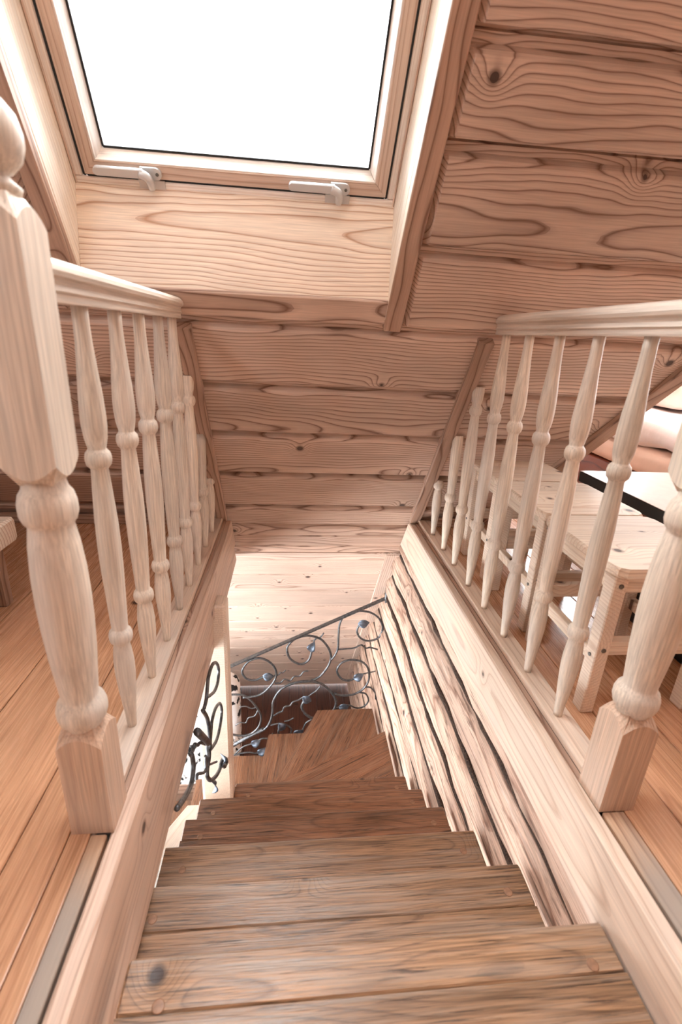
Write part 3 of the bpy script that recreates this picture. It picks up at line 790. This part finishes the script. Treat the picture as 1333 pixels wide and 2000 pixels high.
# ================================================================== stools
def stool(x0, x1, y0, y1, label):
    zt_ = .45
    t = tag(empty('stool', ((x0 + x1) / 2, (y0 + y1) / 2, 0)), label, 'stool', 'pine stools in a row')
    seat = empty('seat', ((x0 + x1) / 2, (y0 + y1) / 2, zt_)); adopt(seat, t)
    ws = (y1 - y0) / 3
    for i in range(3):
        a, b = y0 + ws * i + (.0003 if i else 0), y0 + ws * (i + 1) - (.0003 if i < 2 else 0)
        r = .03
        if i == 0: pts = [(x0, b), (x0, a + r), (x0 + r * .3, a + r * .3), (x0 + r, a), (x1 - r, a), (x1 - r * .3, a + r * .3), (x1, a + r), (x1, b)]
        elif i == 2: pts = [(x0, a), (x1, a), (x1, b - r), (x1 - r * .3, b - r * .3), (x1 - r, b), (x0 + r, b), (x0 + r * .3, b - r * .3), (x0, b - r)]
        else: pts = [(x0, a), (x1, a), (x1, b), (x0, b)]
        cx, cy = (x0 + x1) / 2, (a + b) / 2
        loc = [(x - cx, y - cy) for x, y in pts]
        k = lambda f: [(x * (1 - f / (x1 - x0)), y) for x, y in loc]
        link('seat_plank', stations([[(x, y, -.028) for x, y in k(.012)], [(x, y, -.022) for x, y in loc], [(x, y, -.006) for x, y in loc], [(x, y, 0) for x, y in k(.010)]]), 'stool', seat, Matrix.Translation((cx, cy, zt_)))
    lx = (x0 + .012, x1 - .05); ly = (y0 + .015, y1 - .057)
    for ix, xx in enumerate(lx):
        for iy, yy in enumerate(ly):
            lg = abox('leg', xx, xx + .038, yy, yy + .042, 0, zt_ - .0285, 'stoolZ', t, .003, 'Z')
            if iy == 0:
                for zz in (.395, .205):
                    lathe('screw', [(.0065, 0), (.0065, .002), (.003, .0015)], 'screw', lg, fr((xx + .019, yy - .0005, zz), (1, 0, 0), (0, 0, 1)), 12)
            if ix == 0:
                lathe('screw', [(.0055, 0), (.0055, .002), (.003, .0015)], 'screw', lg, fr((xx - .0005, yy + .021, .18), (0, -1, 0), (0, 0, 1)), 12)
    for yy in ly:      # rails across the ends
        abox('apron', lx[0] + .0385, lx[1] - .0005, yy + .008, yy + .03, zt_ - .078, zt_ - .0288, 'stool', t, .002, 'X')
        abox('stretcher', lx[0] + .0385, lx[1] - .0005, yy + .006, yy + .034, .185, .228, 'stool', t, .002, 'X')
    for xx in lx:
        abox('apron', xx + .008, xx + .03, ly[0] + .0425, ly[1] - .0005, zt_ - .078, zt_ - .0288, 'stool', t, .002, 'Y')
        abox('stretcher', xx + .008, xx + .032, ly[0] + .0425, ly[1] - .0005, .15, .186, 'stool', t, .002, 'Y')
    return t
stool(.79, 1.15, .985, 1.362, 'pale pine stool standing beside the newel post of the balustrade')
stool(.80, 1.15, 1.372, 1.737, 'pale pine stool standing between two other stools')
stool(.80, 1.145, 1.750, 2.075, 'pale pine stool pushed under the sloped ceiling')

# ================================================================== low table
tb = tag(empty('low_table', (1.55, 1.4, 0)), 'low table with beige top and black edges beside the stools', 'table')
abox('table_body', 1.25, 1.86, .86, 1.937, .400, .4445, 'black', tb, .002)
abox('table_top', 1.2505, 1.8595, .8605, 1.9365, .4447, .447, 'beige', tb, .0006, 'Y')
abox('leg_panel', 1.262, 1.30, .95, 1.48, 0, .3998, 'black', tb)
abox('leg_panel', 1.80, 1.84, .95, 1.60, 0, .3998, 'black', tb)

# ================================================================== bed in the dormer
bed = tag(empty('bed', (2.5, 2.5, 0)), 'low bed with a red brown wooden base in the dormer', 'bed')
abox('base', 1.93, 3.1, 1.60, 3.22, 0, .30, 'redwood', bed, .006, 'Y')
soft('mattress', 1.90, 3.12, 1.58, 3.2, .302, .445, 'cream', bed, .055, .006, 4, 14)
tag(soft('duvet', 1.89, 3.1, 1.60, 3.16, .447, .615, 'white', None, .08, .02, 9, 18), 'thick white duvet lying on the bed mattress', 'duvet')
tag(soft('pillow', 2.2, 3.0, 2.70, 3.22, .62, .80, 'cream', None, .088, .012, 5, 12), 'cream pillow lying on the white duvet', 'pillow')
tw = soft('towel', 2.16, 2.40, 1.98, 2.28, .622, .70, 'bluegrey', None, .037, .012, 6, 10)
tag(tw, 'folded blue grey towel on the white duvet', 'towel')

# ================================================================== bench behind the newel
bn = tag(empty('bench', (-1.2, 1.4, 0)), 'low pine bench with a thick seat slab', 'bench')
abox('seat', -1.55, -.95, 1.05, 1.66, .225, .312, 'reveal', bn, .008, 'X')
for y in (1.12, 1.60): abox('leg_panel', -1.5, -.985, y - .02, y + .02, 0, .2245, 'trim', bn, .003, 'Z')
tag(soft('cushion', -1.5, -1.02, 1.25, 1.62, .3125, .44, 'white', None, .06, .01, 8, 8), 'white cushion lying on the low bench', 'cushion')

# ================================================================== armchair on the storey below
ac = tag(empty('armchair', (-.85, 3.2, LOWZ)), 'armchair in black and white print fabric below the stairs', 'armchair')
soft('backrest', -1.22, -.40, 3.16, 3.40, LOWZ + .30, LOWZ + 1.10, 'print', ac, .09, .01, 2, 10)
soft('seat', -1.10, -.54, 3.0, 3.20, LOWZ + .25, LOWZ + .47, 'print', ac, .06, .01, 3, 8)
soft('armrest', -.56, -.40, 2.96, 3.2, LOWZ + .12, LOWZ + .62, 'print', ac, .07, .008, 4, 8)
soft('armrest', -1.22, -1.06, 2.96, 3.2, LOWZ + .12, LOWZ + .62, 'print', ac, .07, .008, 5, 8)
abox('base', -1.16, -.46, 2.99, 3.36, LOWZ, LOWZ + .3, 'trim', ac, .01)

# ================================================================== rest of the shell
lf = structure('floor_lower', 'dark brown plank floor of the storey below')
abox('floor_slab', -2.6, .9, -1.1, 4.7, LOWZ - .1, LOWZ - .031, 'dark', lf)
for i in range(24):
    x0 = -2.6 + i * .145
    abox('floor_plank', x0 + .001, x0 + .144, -1.1, 4.5, LOWZ - .03, LOWZ, 'dkfloor', lf, .002, 'Y')

def opening_wall(name, label, o, ax, ay, W, H, holes, mat='roof', T=.04, bw=.2):
    """boarded wall in the plane o + u*ax + v*ay, boards along ax, with rectangular holes (u0,u1,v0,v1)"""
    root = structure(name, label, o)
    ax, ay, o = Vector(ax).normalized(), Vector(ay).normalized(), Vector(o)
    vs_ = sorted(set([0, H] + [v for h in holes for v in h[2:]]))
    rows = []
    for a, b in zip(vs_[:-1], vs_[1:]):
        k = max(1, round((b - a) / bw)); rows += [(a + (b - a) * i / k, a + (b - a) * (i + 1) / k) for i in range(k)]
    for a, b in rows:
        m = (a + b) / 2; segs = [(0, W)]
        for u0, u1, v0, v1 in holes:
            if v0 < m < v1:
                segs = [s for q in segs for s in ((q[0], min(q[1], u0)), (max(q[0], u1), q[1])) if s[1] - s[0] > .01]
        for u0, u1 in segs:
            board('wall_board', u1 - u0 - .001, b - a - .001, T, fr(o + ax * ((u0 + u1) / 2) + ay * m, ax, ay), mat, root, .005)
    for u0, u1, v0, v1 in holes:
        c0 = o + ax * ((u0 + u1) / 2) + ay * ((v0 + v1) / 2)
        board('pane', u1 - u0 + .02, v1 - v0 + .02, .006, fr(c0, ax, ay), 'glass', root, .001)
        for u, v, l, w, along in (((u0 + u1) / 2, v0 + .02, u1 - u0, .04, ax), ((u0 + u1) / 2, v1 - .02, u1 - u0, .04, ax), (u0 + .02, (v0 + v1) / 2, v1 - v0, .04, ay), (u1 - .02, (v0 + v1) / 2, v1 - v0, .04, ay)):
            board('window_bar', l, w, .06, fr(o + ax * u + ay * v, along, ax.cross(ay).cross(along)), 'sash', root, .004)
    return root
# rear slope behind the camera; its roof window is added to control fill light
RID = RP(0, 3.05)
opening_wall('ceiling_rear', 'rear slope of the pine ceiling with an added roof window for fill light', (-2.6, RID.y, RID.z), (1, 0, 0), (0, -math.cos(TH), -math.sin(TH)), 5.9, 3.2, [(1.45, 1.85, .7, 1.1)])
opening_wall('wall_left', 'gable wall of pine boards with a window', (-2.62, -1.25, 0), (0, 1, 0), (0, 0, 1), 3.7, 2.5, [(.3, 1.2, .4, 1.4)])
opening_wall('wall_gable', 'gable wall of pine boards beyond the bed', (3.32, -1.25, 0), (0, 1, 0), (0, 0, 1), 5.25, 2.5, [(2.9, 4.6, .75, 2.0)])  # unseen window in this wall added to brighten the bed
opening_wall('wall_dormer', 'pine boarded dormer wall with a wide window', (1.2, 3.98, 0), (1, 0, 0), (0, 0, 1), 2.1, 2.3, [(.12, 1.9, .86, 2.12)], 'roof')
opening_wall('ceiling_dormer', 'boarded ceiling of the dormer above the bed', (1.55, 1.05, 2.2), (1, 0, 0), (0, 1, 0), 1.78, 2.95, [])
chk = structure('wall_cheek', 'boarded dormer cheek beside the sloped ceiling', RP(1.3, .5))
_q = [(x_end(s) + .03, RP(0, s, .02)) for s in (-.05, .6, 1.2, 1.8, 2.4, 2.75)]
for (xa, pa), (xb, pb) in zip(_q[:-1], _q[1:]):
    v = [(xa, pa.y, pa.z), (xb, pb.y, pb.z), (xb, 4.0, pb.z), (xa, 4.0, pa.z)]
    link('wall_board', stations([[Vector(p) for p in v], [Vector(p) + Vector((-.03, 0, .01)) for p in v]]), 'roof', chk)
# storey below: outer walls
opening_wall('wall_lower_left', 'pale boarded wall of the storey below with windows widened for stairwell light', (-1.9, -1.1, LOWZ), (0, 1, 0), (0, 0, 1), 5.6, 2.59, [(.4, 2.6, .3, 2.45), (2.75, 4.5, .3, 2.0)], 'lower')  # unseen wall set close, its glazing enlarged to brighten the stairwell
opening_wall('wall_lower_rear', 'pale boarded rear wall of the storey below', (-2.6, -1.12, LOWZ), (1, 0, 0), (0, 0, 1), 3.4, 2.59, [(.5, 1.8, .7, 2.2)], 'lower')
# portals in the other window openings
portal('rear_portal', RID + Vector((-.95, 0, 0)) + Vector((0, -math.cos(TH), -math.sin(TH))) * .9 + Vector((0, -.05, .04)), (1, 0, 0), (0, math.cos(TH), math.sin(TH)), .4, .4)
portal('left_portal', (-2.67, -.5, .9), (0, 1, 0), (0, 0, 1), .9, 1.0)
portal('dormer_portal', (2.21, 4.03, 1.49), (1, 0, 0), (0, 0, 1), 1.78, 1.26)
portal('lower_portal', (-1.94, .4, -1.415), (0, 1, 0), (0, 0, 1), 2.2, 2.15)
portal('lower_portal', (-1.94, 2.525, -1.64), (0, 1, 0), (0, 0, 1), 1.75, 1.7)
portal('gable_portal', (3.37, 2.5, 1.375), (0, -1, 0), (0, 0, 1), 1.7, 1.25)
